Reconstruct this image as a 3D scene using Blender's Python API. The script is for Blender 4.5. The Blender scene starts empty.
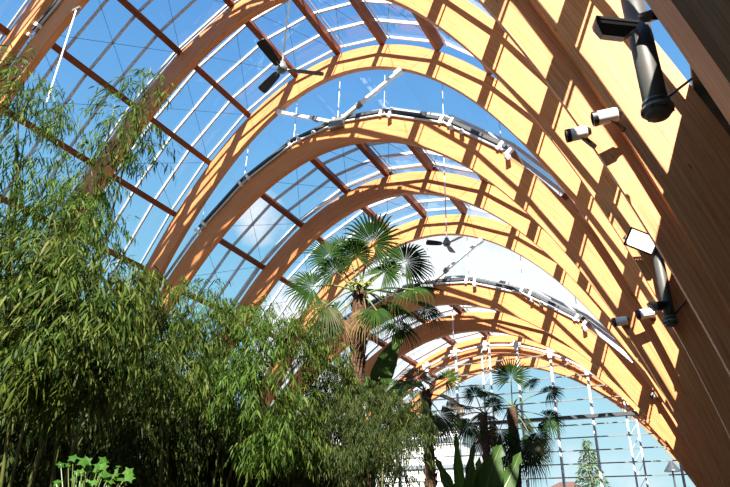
import bpy, math, random
import numpy as np
from mathutils import Vector, Matrix, noise

C = bpy.context.scene
COL = C.collection
rng = random.Random(7)
PI = math.pi

# ------------------------------------------------------------------ camera
CAM = Vector((9.525, 0.0, 1.6))
YAW, PITCH, ROLL, FPX = -0.5075, 0.4634, 0.0304, 627.3
fw = Vector((math.sin(YAW) * math.cos(PITCH), math.cos(YAW) * math.cos(PITCH), math.sin(PITCH)))
rt = Vector((math.cos(YAW), -math.sin(YAW), 0))
up = rt.cross(fw)
rt2 = rt * math.cos(ROLL) + up * math.sin(ROLL)
up2 = -rt * math.sin(ROLL) + up * math.cos(ROLL)
cd = bpy.data.cameras.new('camera')
cam = bpy.data.objects.new('camera', cd)
COL.objects.link(cam)
M = Matrix.Identity(4)
for i in range(3):
    M[i][0], M[i][1], M[i][2], M[i][3] = rt2[i], up2[i], -fw[i], CAM[i]
cam.matrix_world = M
cd.sensor_width = 36.0
cd.lens = FPX / 730 * 36
cd.clip_start = 0.05
cd.clip_end = 2000
C.camera = cam

# ------------------------------------------------------------------ view, world, sun
C.view_settings.view_transform = 'Standard'
C.view_settings.look = 'None'
C.view_settings.gamma = 1
C.view_settings.use_curve_mapping = False
C.view_settings.exposure = 0.0

SUN_DIR = Vector((-0.327, 1.0, -0.86)).normalized()
sd = bpy.data.lights.new('sun', 'SUN')
sd.energy = 20.0
sd.angle = math.radians(0.53)
sd.color = (1.0, 0.94, 0.85)
sun = bpy.data.objects.new('sun', sd)
sun.rotation_euler = SUN_DIR.to_track_quat('-Z', 'Y').to_euler()
sun.location = (20, -40, 40)
COL.objects.link(sun)

w = bpy.data.worlds.new('sky')
C.world = w
w.use_nodes = True
nt = w.node_tree
nt.nodes.clear()
N = nt.nodes.new
L = nt.links.new
out = N('ShaderNodeOutputWorld')
bg = N('ShaderNodeBackground')
tc = N('ShaderNodeTexCoord')
sep = N('ShaderNodeSeparateXYZ')
L(tc.outputs['Generated'], sep.inputs[0])
ramp = N('ShaderNodeValToRGB')
els = ramp.color_ramp.elements
els[0].position = 0.0; els[0].color = (0.68, 0.90, 0.96, 1)
els[1].position = 1.0; els[1].color = (0.05, 0.20, 0.62, 1)
for p, c in ((0.12, (0.58, 0.87, 0.95, 1)), (0.33, (0.32, 0.70, 0.93, 1)), (0.60, (0.17, 0.46, 0.88, 1)), (0.8, (0.10, 0.32, 0.78, 1))):
    e = els.new(p); e.color = c
L(sep.outputs['Z'], ramp.inputs[0])
noi = N('ShaderNodeTexNoise')
noi.inputs['Scale'].default_value = 5.5
noi.inputs['Detail'].default_value = 7
noi.inputs['Roughness'].default_value = 0.58
L(tc.outputs['Generated'], noi.inputs['Vector'])
prev = None
# cloud banks: direction, reach, weight
for (dx, dy, dz), a0, a1, wt in (
        ((-0.20, 0.89, 0.41), 0.984, 0.998, 0.60),
        ((-0.38, 0.86, 0.35), 0.98, 0.998, 0.55),
        ((-0.50, 0.80, 0.31), 0.985, 0.998, 0.50),
        ((-0.56, 0.68, 0.47), 0.9975, 0.99985, 0.36),
        ((-0.16, 0.98, 0.05), 0.988, 0.998, 0.40),
        ((-0.40, 0.91, 0.13), 0.98, 0.997, 0.42)):
    v = Vector((dx, dy, dz)).normalized()
    dot = N('ShaderNodeVectorMath'); dot.operation = 'DOT_PRODUCT'
    L(tc.outputs['Generated'], dot.inputs[0]); dot.inputs[1].default_value = v
    mr = N('ShaderNodeMapRange'); mr.interpolation_type = 'SMOOTHSTEP'
    mr.inputs['From Min'].default_value = a0; mr.inputs['From Max'].default_value = a1
    mr.inputs['To Min'].default_value = 0; mr.inputs['To Max'].default_value = wt
    L(dot.outputs['Value'], mr.inputs['Value'])
    if prev is None:
        prev = mr.outputs[0]
    else:
        mx = N('ShaderNodeMath'); mx.operation = 'MAXIMUM'
        L(prev, mx.inputs[0]); L(mr.outputs[0], mx.inputs[1]); prev = mx.outputs[0]
ad = N('ShaderNodeMath'); ad.operation = 'ADD'
L(noi.outputs['Fac'], ad.inputs[0]); L(prev, ad.inputs[1])
cm = N('ShaderNodeMapRange'); cm.interpolation_type = 'SMOOTHSTEP'
cm.inputs['From Min'].default_value = 0.72; cm.inputs['From Max'].default_value = 1.0
L(ad.outputs[0], cm.inputs['Value'])
mix = N('ShaderNodeMixRGB')
L(cm.outputs[0], mix.inputs[0]); L(ramp.outputs[0], mix.inputs[1])
mix.inputs[2].default_value = (1.05, 1.08, 1.12, 1)
L(mix.outputs[0], bg.inputs['Color'])
bg.inputs['Strength'].default_value = 1.0
L(bg.outputs[0], out.inputs['Surface'])

# ------------------------------------------------------------------ materials
def new_mat(name):
    m = bpy.data.materials.new(name)
    m.use_nodes = True
    n = m.node_tree
    b = n.nodes['Principled BSDF']
    return m, n, b

def plain(name, col, rough=0.5, metal=0.0, noise=0.0, nscale=20, spec=0.5):
    m, n, b = new_mat(name)
    b.inputs['Roughness'].default_value = rough
    b.inputs['Metallic'].default_value = metal
    b.inputs['Specular IOR Level'].default_value = spec
    if noise:
        t = n.nodes.new('ShaderNodeTexCoord'); x = n.nodes.new('ShaderNodeTexNoise')
        x.inputs['Scale'].default_value = nscale; x.inputs['Detail'].default_value = 5
        n.links.new(t.outputs['Object'], x.inputs['Vector'])
        r = n.nodes.new('ShaderNodeValToRGB')
        r.color_ramp.elements[0].color = tuple(c * (1 - noise) for c in col) + (1,)
        r.color_ramp.elements[1].color = tuple(min(1, c * (1 + noise)) for c in col) + (1,)
        r.color_ramp.elements[0].position = 0.3; r.color_ramp.elements[1].position = 0.7
        n.links.new(x.outputs['Fac'], r.inputs[0]); n.links.new(r.outputs[0], b.inputs['Base Color'])
    else:
        b.inputs['Base Color'].default_value = tuple(col) + (1,)
    return m

def wood_mat(name, base, dark):
    """glue-laminated larch: long grain along u, thin boards stacked along v"""
    m, n, b = new_mat(name)
    N_, L_ = n.nodes.new, n.links.new
    uv = N_('ShaderNodeUVMap'); uv.uv_map = 'UVMap'
    mp = N_('ShaderNodeMapping'); mp.inputs['Scale'].default_value = (0.5, 14, 1)
    L_(uv.outputs[0], mp.inputs['Vector'])
    g = N_('ShaderNodeTexNoise'); g.inputs['Scale'].default_value = 2.2; g.inputs['Detail'].default_value = 6
    g.inputs['Roughness'].default_value = 0.62; g.inputs['Distortion'].default_value = 0.4
    L_(mp.outputs[0], g.inputs['Vector'])
    r = N_('ShaderNodeValToRGB')
    r.color_ramp.elements[0].position = 0.28; r.color_ramp.elements[0].color = dark + (1,)
    r.color_ramp.elements[1].position = 0.62; r.color_ramp.elements[1].color = base + (1,)
    L_(g.outputs['Fac'], r.inputs[0])
    # board-to-board tone
    br = N_('ShaderNodeTexBrick')
    br.inputs['Scale'].default_value = 1.0
    br.inputs['Brick Width'].default_value = 2.6; br.inputs['Row Height'].default_value = 0.045
    br.inputs['Mortar Size'].default_value = 0.0022; br.inputs['Mortar Smooth'].default_value = 0.3
    br.inputs['Color1'].default_value = (1, 1, 1, 1); br.inputs['Color2'].default_value = (0.86, 0.82, 0.78, 1)
    br.inputs['Mortar'].default_value = (0.62, 0.52, 0.45, 1)
    L_(uv.outputs[0], br.inputs['Vector'])
    mu = N_('ShaderNodeMixRGB'); mu.blend_type = 'MULTIPLY'; mu.inputs[0].default_value = 0.75
    L_(r.outputs[0], mu.inputs[1]); L_(br.outputs['Color'], mu.inputs[2])
    # knots
    mk = N_('ShaderNodeMapping'); mk.inputs['Scale'].default_value = (1.5, 6.0, 1)
    L_(uv.outputs[0], mk.inputs['Vector'])
    vo = N_('ShaderNodeTexVoronoi'); vo.inputs['Scale'].default_value = 1.0
    L_(mk.outputs[0], vo.inputs['Vector'])
    kr = N_('ShaderNodeMapRange'); kr.inputs['From Min'].default_value = 0.03; kr.inputs['From Max'].default_value = 0.10
    kr.inputs['To Min'].default_value = 0.75; kr.inputs['To Max'].default_value = 0.0
    L_(vo.outputs['Distance'], kr.inputs['Value'])
    km = N_('ShaderNodeMixRGB'); km.inputs[2].default_value = (0.11, 0.035, 0.012, 1)
    L_(kr.outputs[0], km.inputs[0]); L_(mu.outputs[0], km.inputs[1])
    L_(km.outputs[0], b.inputs['Base Color'])
    b.inputs['Roughness'].default_value = 0.5
    b.inputs['Specular IOR Level'].default_value = 0.25
    return m

def leaf_mat(name, cols, trans=0.38, rough=0.55, spec=0.15):
    m, n, b = new_mat(name)
    N_, L_ = n.nodes.new, n.links.new
    geo = N_('ShaderNodeNewGeometry')
    r = N_('ShaderNodeValToRGB')
    e = r.color_ramp.elements
    for i, c in enumerate(cols):
        p = i / (len(cols) - 1)
        if i == 0: k = e[0]
        elif i == len(cols) - 1: k = e[-1]
        else: k = e.new(p)
        k.position = p; k.color = tuple(c) + (1,)
    L_(geo.outputs['Random Per Island'], r.inputs[0])
    L_(r.outputs[0], b.inputs['Base Color'])
    b.inputs['Roughness'].default_value = rough
    b.inputs['Specular IOR Level'].default_value = spec
    tr = N_('ShaderNodeBsdfTranslucent')
    hs = N_('ShaderNodeHueSaturation'); hs.inputs['Hue'].default_value = 0.485; hs.inputs['Value'].default_value = 1.25
    L_(r.outputs[0], hs.inputs['Color']); L_(hs.outputs[0], tr.inputs['Color'])
    ms = N_('ShaderNodeMixShader'); ms.inputs[0].default_value = trans
    o = n.nodes['Material Output']
    L_(b.outputs[0], ms.inputs[1]); L_(tr.outputs[0], ms.inputs[2]); L_(ms.outputs[0], o.inputs['Surface'])
    return m

def glass_mat(name, tint, refl):
    m = bpy.data.materials.new(name); m.use_nodes = True
    n = m.node_tree; n.nodes.clear()
    N_, L_ = n.nodes.new, n.links.new
    o = N_('ShaderNodeOutputMaterial'); tr = N_('ShaderNodeBsdfTransparent'); gl = N_('ShaderNodeBsdfGlossy')
    tr.inputs['Color'].default_value = tint + (1,)
    gl.inputs['Roughness'].default_value = 0.02
    gl.inputs['Color'].default_value = (0.9, 0.9, 1.0, 1)
    fr = N_('ShaderNodeFresnel'); fr.inputs['IOR'].default_value = 1.45
    mm = N_('ShaderNodeMath'); mm.operation = 'MULTIPLY'; mm.inputs[1].default_value = refl; mm.use_clamp = True
    L_(fr.outputs[0], mm.inputs[0])
    ms = N_('ShaderNodeMixShader')
    L_(mm.outputs[0], ms.inputs[0]); L_(tr.outputs[0], ms.inputs[1]); L_(gl.outputs[0], ms.inputs[2])
    L_(ms.outputs[0], o.inputs['Surface'])
    return m

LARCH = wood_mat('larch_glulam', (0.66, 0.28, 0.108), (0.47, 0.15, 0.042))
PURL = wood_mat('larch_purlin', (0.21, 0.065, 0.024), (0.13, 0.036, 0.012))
GLASS = glass_mat('roof_glass', (0.96, 0.975, 0.985), 1.0)
ALU = plain('white_aluminium', (0.50, 0.53, 0.56), 0.35, 0.0, 0.06, 9)
STEEL = plain('galvanised_steel', (0.20, 0.21, 0.21), 0.4, 0.4, 0.2, 14)
DARKST = plain('dark_grey_steel', (0.055, 0.06, 0.062), 0.45, 0.3, 0.2, 14)
POSTM = plain('bronze_grey_paint', (0.085, 0.08, 0.07), 0.5, 0.1, 0.15, 8)
BLACK = plain('black_paint', (0.012, 0.012, 0.012), 0.4, 0.0, 0.2, 20)
WHITE = plain('white_enamel', (0.80, 0.80, 0.78), 0.35, 0.0, 0.04, 12)
LENS = plain('lamp_glass', (0.55, 0.60, 0.68), 0.08, 0.0)
PLASTER = plain('grey_render', (0.13, 0.12, 0.11), 0.85, 0, 0.12, 3)
CONC = plain('concrete', (0.16, 0.155, 0.145), 0.9, 0, 0.2, 4)
PAVE = plain('stone_paving', (0.11, 0.095, 0.08), 0.7, 0, 0.2, 2)
SOIL = plain('planting_soil', (0.035, 0.025, 0.018), 0.95, 0, 0.5, 14)
ASPH = plain('outdoor_paving', (0.22, 0.22, 0.21), 0.9, 0, 0.2, 1)
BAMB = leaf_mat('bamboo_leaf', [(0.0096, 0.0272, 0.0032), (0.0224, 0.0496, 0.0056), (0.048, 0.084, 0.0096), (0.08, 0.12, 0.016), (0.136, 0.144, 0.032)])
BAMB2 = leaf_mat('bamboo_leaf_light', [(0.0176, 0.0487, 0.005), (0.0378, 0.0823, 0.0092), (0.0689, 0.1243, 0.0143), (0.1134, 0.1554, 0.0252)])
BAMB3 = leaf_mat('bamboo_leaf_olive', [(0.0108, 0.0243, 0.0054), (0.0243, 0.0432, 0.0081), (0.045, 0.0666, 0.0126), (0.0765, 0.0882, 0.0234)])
CULM = plain('bamboo_culm', (0.085, 0.095, 0.025), 0.4, 0, 0.35, 6)
PALM = leaf_mat('palm_leaf', [(0.009, 0.028, 0.004), (0.018, 0.046, 0.007), (0.03, 0.060, 0.011)], 0.22, 0.6, 0.06)
PALMY = leaf_mat('palm_leaf_yellowing', [(0.03, 0.046, 0.010), (0.055, 0.07, 0.018), (0.09, 0.09, 0.03)], 0.3, 0.45)
PALMD = leaf_mat('palm_leaf_dead', [(0.09, 0.05, 0.02), (0.14, 0.085, 0.035), (0.19, 0.13, 0.055)], 0.25, 0.7, 0.2)
PETI = plain('palm_petiole', (0.10, 0.14, 0.035), 0.45, 0, 0.25, 10)
FIBRE = plain('palm_fibre', (0.085, 0.045, 0.022), 0.95, 0, 0.6, 26)
SPATHE = plain('palm_spathe', (0.30, 0.31, 0.11), 0.6, 0, 0.2, 10)
BANA = leaf_mat('broad_leaf', [(0.02, 0.05, 0.012), (0.035, 0.075, 0.016), (0.055, 0.10, 0.02)], 0.3, 0.45, 0.15)
BRIGHT = leaf_mat('bright_leaf', [(0.028, 0.09, 0.010), (0.042, 0.12, 0.014), (0.06, 0.15, 0.02)], 0.35)
GRASSM = leaf_mat('strap_leaf', [(0.05, 0.07, 0.016), (0.10, 0.11, 0.035), (0.18, 0.16, 0.07)], 0.3)
CONIF = leaf_mat('outdoor_leaf', [(0.05, 0.10, 0.03), (0.10, 0.16, 0.05), (0.16, 0.21, 0.07)], 0.2, 0.6, 0.2)
BARK = plain('bark', (0.11, 0.08, 0.055), 0.9, 0, 0.4, 12)
BWHITE = plain('white_cladding', (0.62, 0.61, 0.59), 0.7, 0, 0.08, 1)
BGREY = plain('grey_window_band', (0.16, 0.18, 0.20), 0.4)
ROOFT = plain('red_brown_tiles', (0.10, 0.045, 0.03), 0.8, 0, 0.3, 5)

# ------------------------------------------------------------------ helpers
class MB:
    def __init__(s):
        s.v = []; s.f = []; s.uv = []
    def add(s, v, f, uv=None):
        o = len(s.v)
        s.v += [tuple(p) for p in v]
        for i, q in enumerate(f):
            s.f.append(tuple(k + o for k in q))
            s.uv.append(uv[i] if uv else [(0.0, 0.0)] * len(q))
    def box(s, c, size, R=None):
        hx, hy, hz = size[0] / 2, size[1] / 2, size[2] / 2
        v = [Vector((x, y, z)) for x in (-hx, hx) for y in (-hy, hy) for z in (-hz, hz)]
        if R is not None: v = [R @ p for p in v]
        c = Vector(c)
        s.add([p + c for p in v], [(0, 1, 3, 2), (4, 6, 7, 5), (0, 4, 5, 1), (2, 3, 7, 6), (0, 2, 6, 4), (1, 5, 7, 3)])
        return s
    def beam(s, p0, p1, wd, ht, upv=(0, 0, 1), u0=0.0):
        p0, p1 = Vector(p0), Vector(p1)
        d = (p1 - p0); ln = d.length; d = d / ln
        a = d.cross(Vector(upv)).normalized(); b = a.cross(d)
        q = []
        for p in (p0, p1):
            q += [p - a * wd / 2 - b * ht / 2, p + a * wd / 2 - b * ht / 2, p + a * wd / 2 + b * ht / 2, p - a * wd / 2 + b * ht / 2]
        f = [(0, 3, 2, 1), (4, 5, 6, 7)]
        uv = [[(u0, 0), (u0, ht), (u0 + wd, ht), (u0 + wd, 0)]] * 2
        for i in range(4):
            j = (i + 1) % 4
            h = wd if i % 2 == 0 else ht
            f.append((i, j, j + 4, i + 4))
            vo = u0 * 0.37 + i * 0.2
            uv.append([(u0, vo), (u0, vo + h), (u0 + ln, vo + h), (u0 + ln, vo)])
        s.add(q, f, uv)
        return s
    def tube(s, pts, r, n=8, cap=True):
        pts = [Vector(p) for p in pts]
        rs = r if isinstance(r, (list, tuple)) else [r] * len(pts)
        rings = []
        ref = None
        for i, p in enumerate(pts):
            d = (pts[min(i + 1, len(pts) - 1)] - pts[max(i - 1, 0)])
            if d.length < 1e-9: d = Vector((0, 0, 1))
            d.normalize()
            if ref is None:
                ref = Vector((0, 0, 1)) if abs(d.z) < 0.9 else Vector((1, 0, 0))
            a = d.cross(ref).normalized(); b = d.cross(a)
            ref = b.cross(d) if False else ref
            rings.append([p + (a * math.cos(t) + b * math.sin(t)) * rs[i] for t in [2 * PI * k / n for k in range(n)]])
        v = [q for ring in rings for q in ring]
        f = []
        for i in range(len(pts) - 1):
            for k in range(n):
                j = (k + 1) % n
                f.append((i * n + k, i * n + j, (i + 1) * n + j, (i + 1) * n + k))
        if cap:
            f.append(tuple(range(n))[::-1]); f.append(tuple((len(pts) - 1) * n + k for k in range(n)))
        s.add(v, f)
        return s
    def lathe(s, c, prof, axis=(0, 0, 1), n=20):
        """prof: list of (radius, height along axis)"""
        ax = Vector(axis).normalized()
        ref = Vector((0, 0, 1)) if abs(ax.z) < 0.9 else Vector((1, 0, 0))
        a = ax.cross(ref).normalized(); b = ax.cross(a); c = Vector(c)
        v = []
        for r, h in prof:
            v += [c + ax * h + (a * math.cos(2 * PI * k / n) + b * math.sin(2 * PI * k / n)) * r for k in range(n)]
        f = []
        for i in range(len(prof) - 1):
            for k in range(n):
                j = (k + 1) % n
                f.append((i * n + k, i * n + j, (i + 1) * n + j, (i + 1) * n + k))
        f.append(tuple(range(n))[::-1]); f.append(tuple((len(prof) - 1) * n + k for k in range(n)))
        s.add(v, f)
        return s
    def build(s, name, mat, parent=None, smooth=False):
        me = bpy.data.meshes.new(name)
        off = Vector((0, 0, 0))
        top = parent
        while top is not None:
            off += top.location; top = top.parent
        va = np.array(s.v, dtype=np.float64).reshape(-1, 3) - np.array(off)
        me.from_pydata(va.tolist(), [], s.f)
        ul = me.uv_layers.new(name='UVMap')
        flat = np.array([c for q in s.uv for p in q for c in p], dtype=np.float32)
        ul.data.foreach_set('uv', flat)
        me.materials.append(mat)
        if smooth: me.polygons.foreach_set('use_smooth', [True] * len(me.polygons))
        me.update()
        o = bpy.data.objects.new(name, me)
        COL.objects.link(o)
        if parent is not None: o.parent = parent
        return o

def tag(o, label=None, cat=None, group=None, kind=None):
    if label: o['label'] = label
    if cat: o['category'] = cat
    if group: o['group'] = group
    if kind: o['kind'] = kind
    return o

def thing(name, label, cat, loc=(0, 0, 0), group=None, kind='thing'):
    o = bpy.data.objects.new(name, None)
    o.empty_display_size = 0.2
    o.location = loc
    COL.objects.link(o)
    return tag(o, label, cat, group, kind)

# ------------------------------------------------------------------ arch geometry
ZB, DEP, TH = 1.91, 0.91, 0.20
# half width, crown height and fullness of each arch, nearest first
AW = [10.17, 10.3, 10.05, 9.93, 9.65, 9.395, 9.395, 9.395, 9.296, 9.296, 9.296, 9.296]
AH = [19.6, 19.6, 17.1, 17.1, 17.1, 14.19, 14.19, 14.19, 11.076, 11.076, 11.076, 11.076]
AQ = [1.175, 1.175, 1.22, 1.29, 1.40] + [1.3753] * 7
ARCH = [(0, 2.85), (0, 7.064), (1, 7.268), (1, 11.018), (1, 14.768), (2, 15.086), (2, 18.836), (2, 22.586), (3, 22.904), (3, 26.654), (3, 30.404), (3, 33.3)]
ORD = ['first', 'second', 'third', 'fourth', 'fifth', 'sixth', 'seventh', 'eighth', 'ninth', 'tenth', 'eleventh', 'twelfth']

def profile(i, off=0.0, n=481):
    wv, H = AW[i], AH[i]
    ph = np.linspace(-1, 1, n)
    x = np.sin(ph * PI / 2)
    z = ZB + np.maximum(1 - x * x, 0) ** (1 / AQ[i]) * (H - ZB)
    x = x * wv
    dx, dz = np.gradient(x), np.gradient(z)
    l = np.hypot(dx, dz)
    nx, nz = -dz / l, dx / l
    nx[0], nz[0], nx[-1], nz[-1] = -1, 0, 1, 0
    return x + nx * off, z + nz * off, nx, nz

class Ext:
    """points on the outer edge of a group's arches by arc length from the crown"""
    def __init__(s, i):
        x, z, nx, nz = profile(i, DEP)
        L_ = np.r_[0, np.cumsum(np.hypot(np.diff(x), np.diff(z)))]
        m = len(x) // 2
        s.s = L_ - L_[m]; s.x, s.z, s.nx, s.nz = x, z, nx, nz
    def at(s, a, off=0.0):
        f = lambda q: float(np.interp(a, s.s, q))
        nx, nz = f(s.nx), f(s.nz); l = math.hypot(nx, nz); nx /= l; nz /= l
        return f(s.x) + nx * off, f(s.z) + nz * off, nx, nz
    def s_at_z(s, zz):
        m = len(s.s) // 2
        return float(np.interp(-zz, -s.z[m:], s.s[m:]))
EXT = [Ext(i) for i in range(len(ARCH))]
EAVE = 6.75
SEAVE = [e.s_at_z(EAVE) for e in EXT]

# ------------------------------------------------------------------ setting: floor, walls, eaves
o = MB().box((0, 13, -0.1), (23.8, 46, 0.2)).build('floor', PAVE); tag(o, 'stone floor of the winter garden', None, kind='structure')
o = MB().box((0, 150, -0.35), (500, 460, 0.3)).build('ground', ASPH); tag(o, 'paved ground outside the glasshouse', None, kind='structure')
for sx, nm in ((1, 'right'), (-1, 'left')):
    o = MB().box((sx * 11.6, 12, EAVE / 2), (0.5, 43.0, EAVE)).build('wall_' + nm, PLASTER)
    tag(o, 'rendered low side wall under the %s eaves' % nm, None, kind='structure')
    m = MB()
    for g, y0, y1 in ((1, -9.4, 7.11), (2, 7.11, 9.1), (3, 9.1, 12.9), (4, 12.9, 14.93), (5, 14.93, 22.75), (8, 22.75, 33.4)):
        xi = EXT[g].at(SEAVE[g], 0.02)[0]
        m.box((sx * (xi + 11.85) / 2, (y0 + y1) / 2, EAVE + 0.07), (11.85 - xi, y1 - y0, 0.14))
    o = m.build('trim_1' if sx > 0 else 'trim_2', CONC)
    tag(o, 'flat eaves ledge along the foot of the %s roof glazing' % nm, None, kind='structure')

o = MB().box((0, -9.6, 4.2), (23.6, 0.4, 8.4)).build('wall_back_blocker', PLASTER); tag(o, 'added unseen wall behind the viewpoint that blocks ambient light', None, kind='structure')  # added out of view to cut ambient light from the open rear

# ------------------------------------------------------------------ arches
ALABEL = [
    'dark shaded timber arch nearest the camera, crossing the top right corner',
    'tallest golden timber arch behind the grey pipe, left leg at the top left edge',
    'timber arch carrying the first gutter at top left, beside the tallest arch',
    'brown timber arch behind the large ceiling fan, its crown cut by the top edge',
    'sunlit timber arch holding the ends of the white V struts above the main gutter',
    'timber arch under the main gutter with spotlights, carrying the large V strut node',
    'timber arch just behind the tall palm crown, next beyond the main gutter arch',
    'timber arch with the small far fan hanging before it, above the far gutter',
    'timber arch under the far gutter with its small V strut',
    'low dark brown timber arch, next beyond the far gutter arch',
    'far timber arch carrying the white head rail of the end window',
    'pale outermost timber arch standing outside the end window']
ncr = 90
for i, (g, y) in enumerate(ARCH):
    t = thing('timber_arch', ALABEL[i], 'arch', (0, y, 0), 'glued laminated larch arches')
    dw = 0.0
    xi, zi, nx, nz = profile(i, 0.0, 2 * ncr + 1)
    xo, zo = xi + nx * DEP, zi + nz * DEP
    ext = 0.03
    xi = np.r_[xi[0], xi, xi[-1]]; zi = np.r_[0.42, zi, 0.42]
    xo = np.r_[xo[0], xo, xo[-1]]; zo = np.r_[0.42, zo, 0.42]
    if dw:
        xi = xi + np.sign(xi) * dw * (np.abs(xi) / 9); xo = xo + np.sign(xo) * dw * (np.abs(xo) / 9)
    L_ = np.r_[0, np.cumsum(np.hypot(np.diff(xi), np.diff(zi)))] + i * 7.3
    n = len(xi); TH_ = 0.34 if i == 0 else TH
    v = []
    for k in range(n):
        v += [(xi[k], y - TH_ + TH / 2, zi[k]), (xo[k], y - TH_ + TH / 2, zo[k]), (xo[k], y + TH / 2, zo[k]), (xi[k], y + TH / 2, zi[k])]
    f, uv = [], []
    for k in range(n - 1):
        a, b = 4 * k, 4 * k + 4
        u0, u1 = L_[k], L_[k + 1]
        for (p, q, v0, v1) in ((0, 1, 0, DEP), (1, 2, 1.1, 1.1 + TH_), (2, 3, 3, 3 - DEP), (3, 0, 4, 4 + TH_)):
            f.append((a + p, b + p, b + q, a + q)); uv.append([(u0, v0 + i), (u1, v0 + i), (u1, v1 + i), (u0, v1 + i)])
    f += [(0, 1, 2, 3), (4 * n - 4, 4 * n - 1, 4 * n - 2, 4 * n - 3)]
    uv += [[(0, 0), (DEP, 0), (DEP, TH), (0, TH)]] * 2
    mb = MB(); mb.add(v, f, uv)
    rib = mb.build('rib', LARCH, t)
    for sx in (-1, 1):
        xx = sx * (AW[i] + DEP / 2 + dw)
        MB().box((xx, y, 0.21), (1.02, 0.28, 0.42)).build('steel_shoe', DARKST, t)

# ------------------------------------------------------------------ roof bays: glass, bars, purlins, bracing
SP = [0.0, 1.85, 4.2, 6.55, 8.9, 11.2, 13.4, 15.5]
BAYS = [(0, 1), (2, 3), (3, 4), (5, 6), (6, 7), (8, 9), (9, 10), (10, 11)]
NUMW = ['', 'first', 'second', 'third', 'fourth', 'fifth', 'sixth', 'seventh']
wn = 0
for bi, (a, b) in enumerate(BAYS):
    g, y0 = ARCH[a]; y1 = ARCH[b][1]
    E, E2 = EXT[a], EXT[b]; S, S2 = SEAVE[a], SEAVE[b]
    wn += 1
    t = thing('window_%d' % wn, 'curved roof glazing between the %s and %s timber arches' % (ORD[a], ORD[b]), None, (0, (y0 + y1) / 2, EAVE), None, 'structure')
    st_ = [q for q in SP if q < S - 0.6]
    ss = [-S] + [-q for q in st_[:0:-1]] + st_ + [S]      # flat panes from purlin to purlin
    m = MB()
    def lof(q, off, yy):
        f = min(1, max(0, (yy - y0) / (y1 - y0)))
        qa = q if abs(q) < S else math.copysign(S, q); qb = q if abs(q) < S else math.copysign(S2, q)
        pa, pb = E.at(qa, off), E2.at(qb, off)
        return pa[0] * (1 - f) + pb[0] * f, pa[1] * (1 - f) + pb[1] * f
    v = []
    for q in ss:
        for yy in (y0 - 0.02, y1 + 0.02):
            x_, z_ = lof(q, 0.43, yy); v.append((x_, yy, z_))
    m.add(v, [(2 * k, 2 * k + 1, 2 * k + 3, 2 * k + 2) for k in range(len(ss) - 1)])
    m.build('pane', GLASS, t)
    span = y1 - y0
    for yy, wd, lo, hi in ((y0 + 0.06, 0.06, 0.33, 0.42), (y0 + span * .25, 0.06, 0.31, 0.42), (y0 + span * .5, 0.06, 0.31, 0.42), (y0 + span * .75, 0.06, 0.31, 0.42), (y1 - 0.06, 0.06, 0.33, 0.42)):
        v = []
        for q in ss:
            x0, z0 = lof(q, lo, yy); x1, z1 = lof(q, hi, yy)
            v += [(x0, yy - wd / 2, z0), (x1, yy - wd / 2, z1), (x1, yy + wd / 2, z1), (x0, yy + wd / 2, z0)]
        f = []
        for k in range(len(ss) - 1):
            for p in range(4):
                q2 = (p + 1) % 4
                f.append((4 * k + p, 4 * k + 4 + p, 4 * k + 4 + q2, 4 * k + q2))
        f += [(0, 1, 2, 3), (4 * len(ss) - 4, 4 * len(ss) - 1, 4 * len(ss) - 2, 4 * len(ss) - 3)]
        m = MB(); m.add(v, f); m.build('glazing_bar', ALU, t)
    # purlins
    vis = [0] + [k for k in range(1, len(SP)) if SP[k] < S - 0.6]
    for k in vis:
        for sg in ((1,) if k == 0 else (-1, 1)):
            q = sg * SP[k]
            if bi == 0 and sg > 0 and k > 3: q -= 0.4
            x, z, nx, nz = E.at(q, 0.155); xe, ze, _, _ = E2.at(q, 0.155)
            if k == 0:
                lab = 'timber purlin along the ridge between the %s and %s timber arches' % (ORD[a], ORD[b])
            else:
                lab = 'timber purlin %s %s of the ridge between the %s and %s timber arches' % (NUMW[k], 'left' if sg < 0 else 'right', ORD[a], ORD[b])
            pt = thing('purlin', lab, 'purlin', (x, (y0 + y1) / 2, z), 'timber purlins between the arches')
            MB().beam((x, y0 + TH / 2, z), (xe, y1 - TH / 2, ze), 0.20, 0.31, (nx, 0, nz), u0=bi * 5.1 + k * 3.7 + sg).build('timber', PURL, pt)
            if q > -1:
                x2, z2, n2, m2 = E.at(q + 0.25, 0.25); x3, z3, _, _ = E2.at(q + 0.25, 0.25)
                MB().beam((x2, y0 + TH / 2, z2), (x3, y1 - TH / 2, z3), 0.035, 0.04, (n2, 0, m2)).build('vent_rail', ALU, pt)
    # crossed bracing rods
    if bi in (1, 2, 3, 4):
        for k in range(-4, 2):
            sa = math.copysign(SP[abs(k)], k) + 0.1
            sb = math.copysign(SP[abs(k + 1)], k + 1) - 0.1
            if k + 1 == 0: sb = -0.1
            side = 'right' if k >= 0 else 'left'
            idx = (k + 1) if k >= 0 else -k
            bt = thing('bracing_rods', 'thin crossed steel rods in %s roof panel %s of ridge, %s to %s arch' % (NUMW[idx], side, ORD[a], ORD[b]), 'bracing', (0, (y0 + y1) / 2, AH[a]), 'crossed bracing rods under the roof glass')
            pa = lof(sa, 0.27, (y0 + y1) / 2); pb = lof(sb, 0.27, (y0 + y1) / 2)
            for ya, yb in ((y0 + 0.13, y1 - 0.13), (y1 - 0.13, y0 + 0.13)):
                MB().tube([(pa[0], ya, pa[1]), (pb[0], yb, pb[1])], 0.007, 6).build('rod', DARKST, bt)

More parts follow.
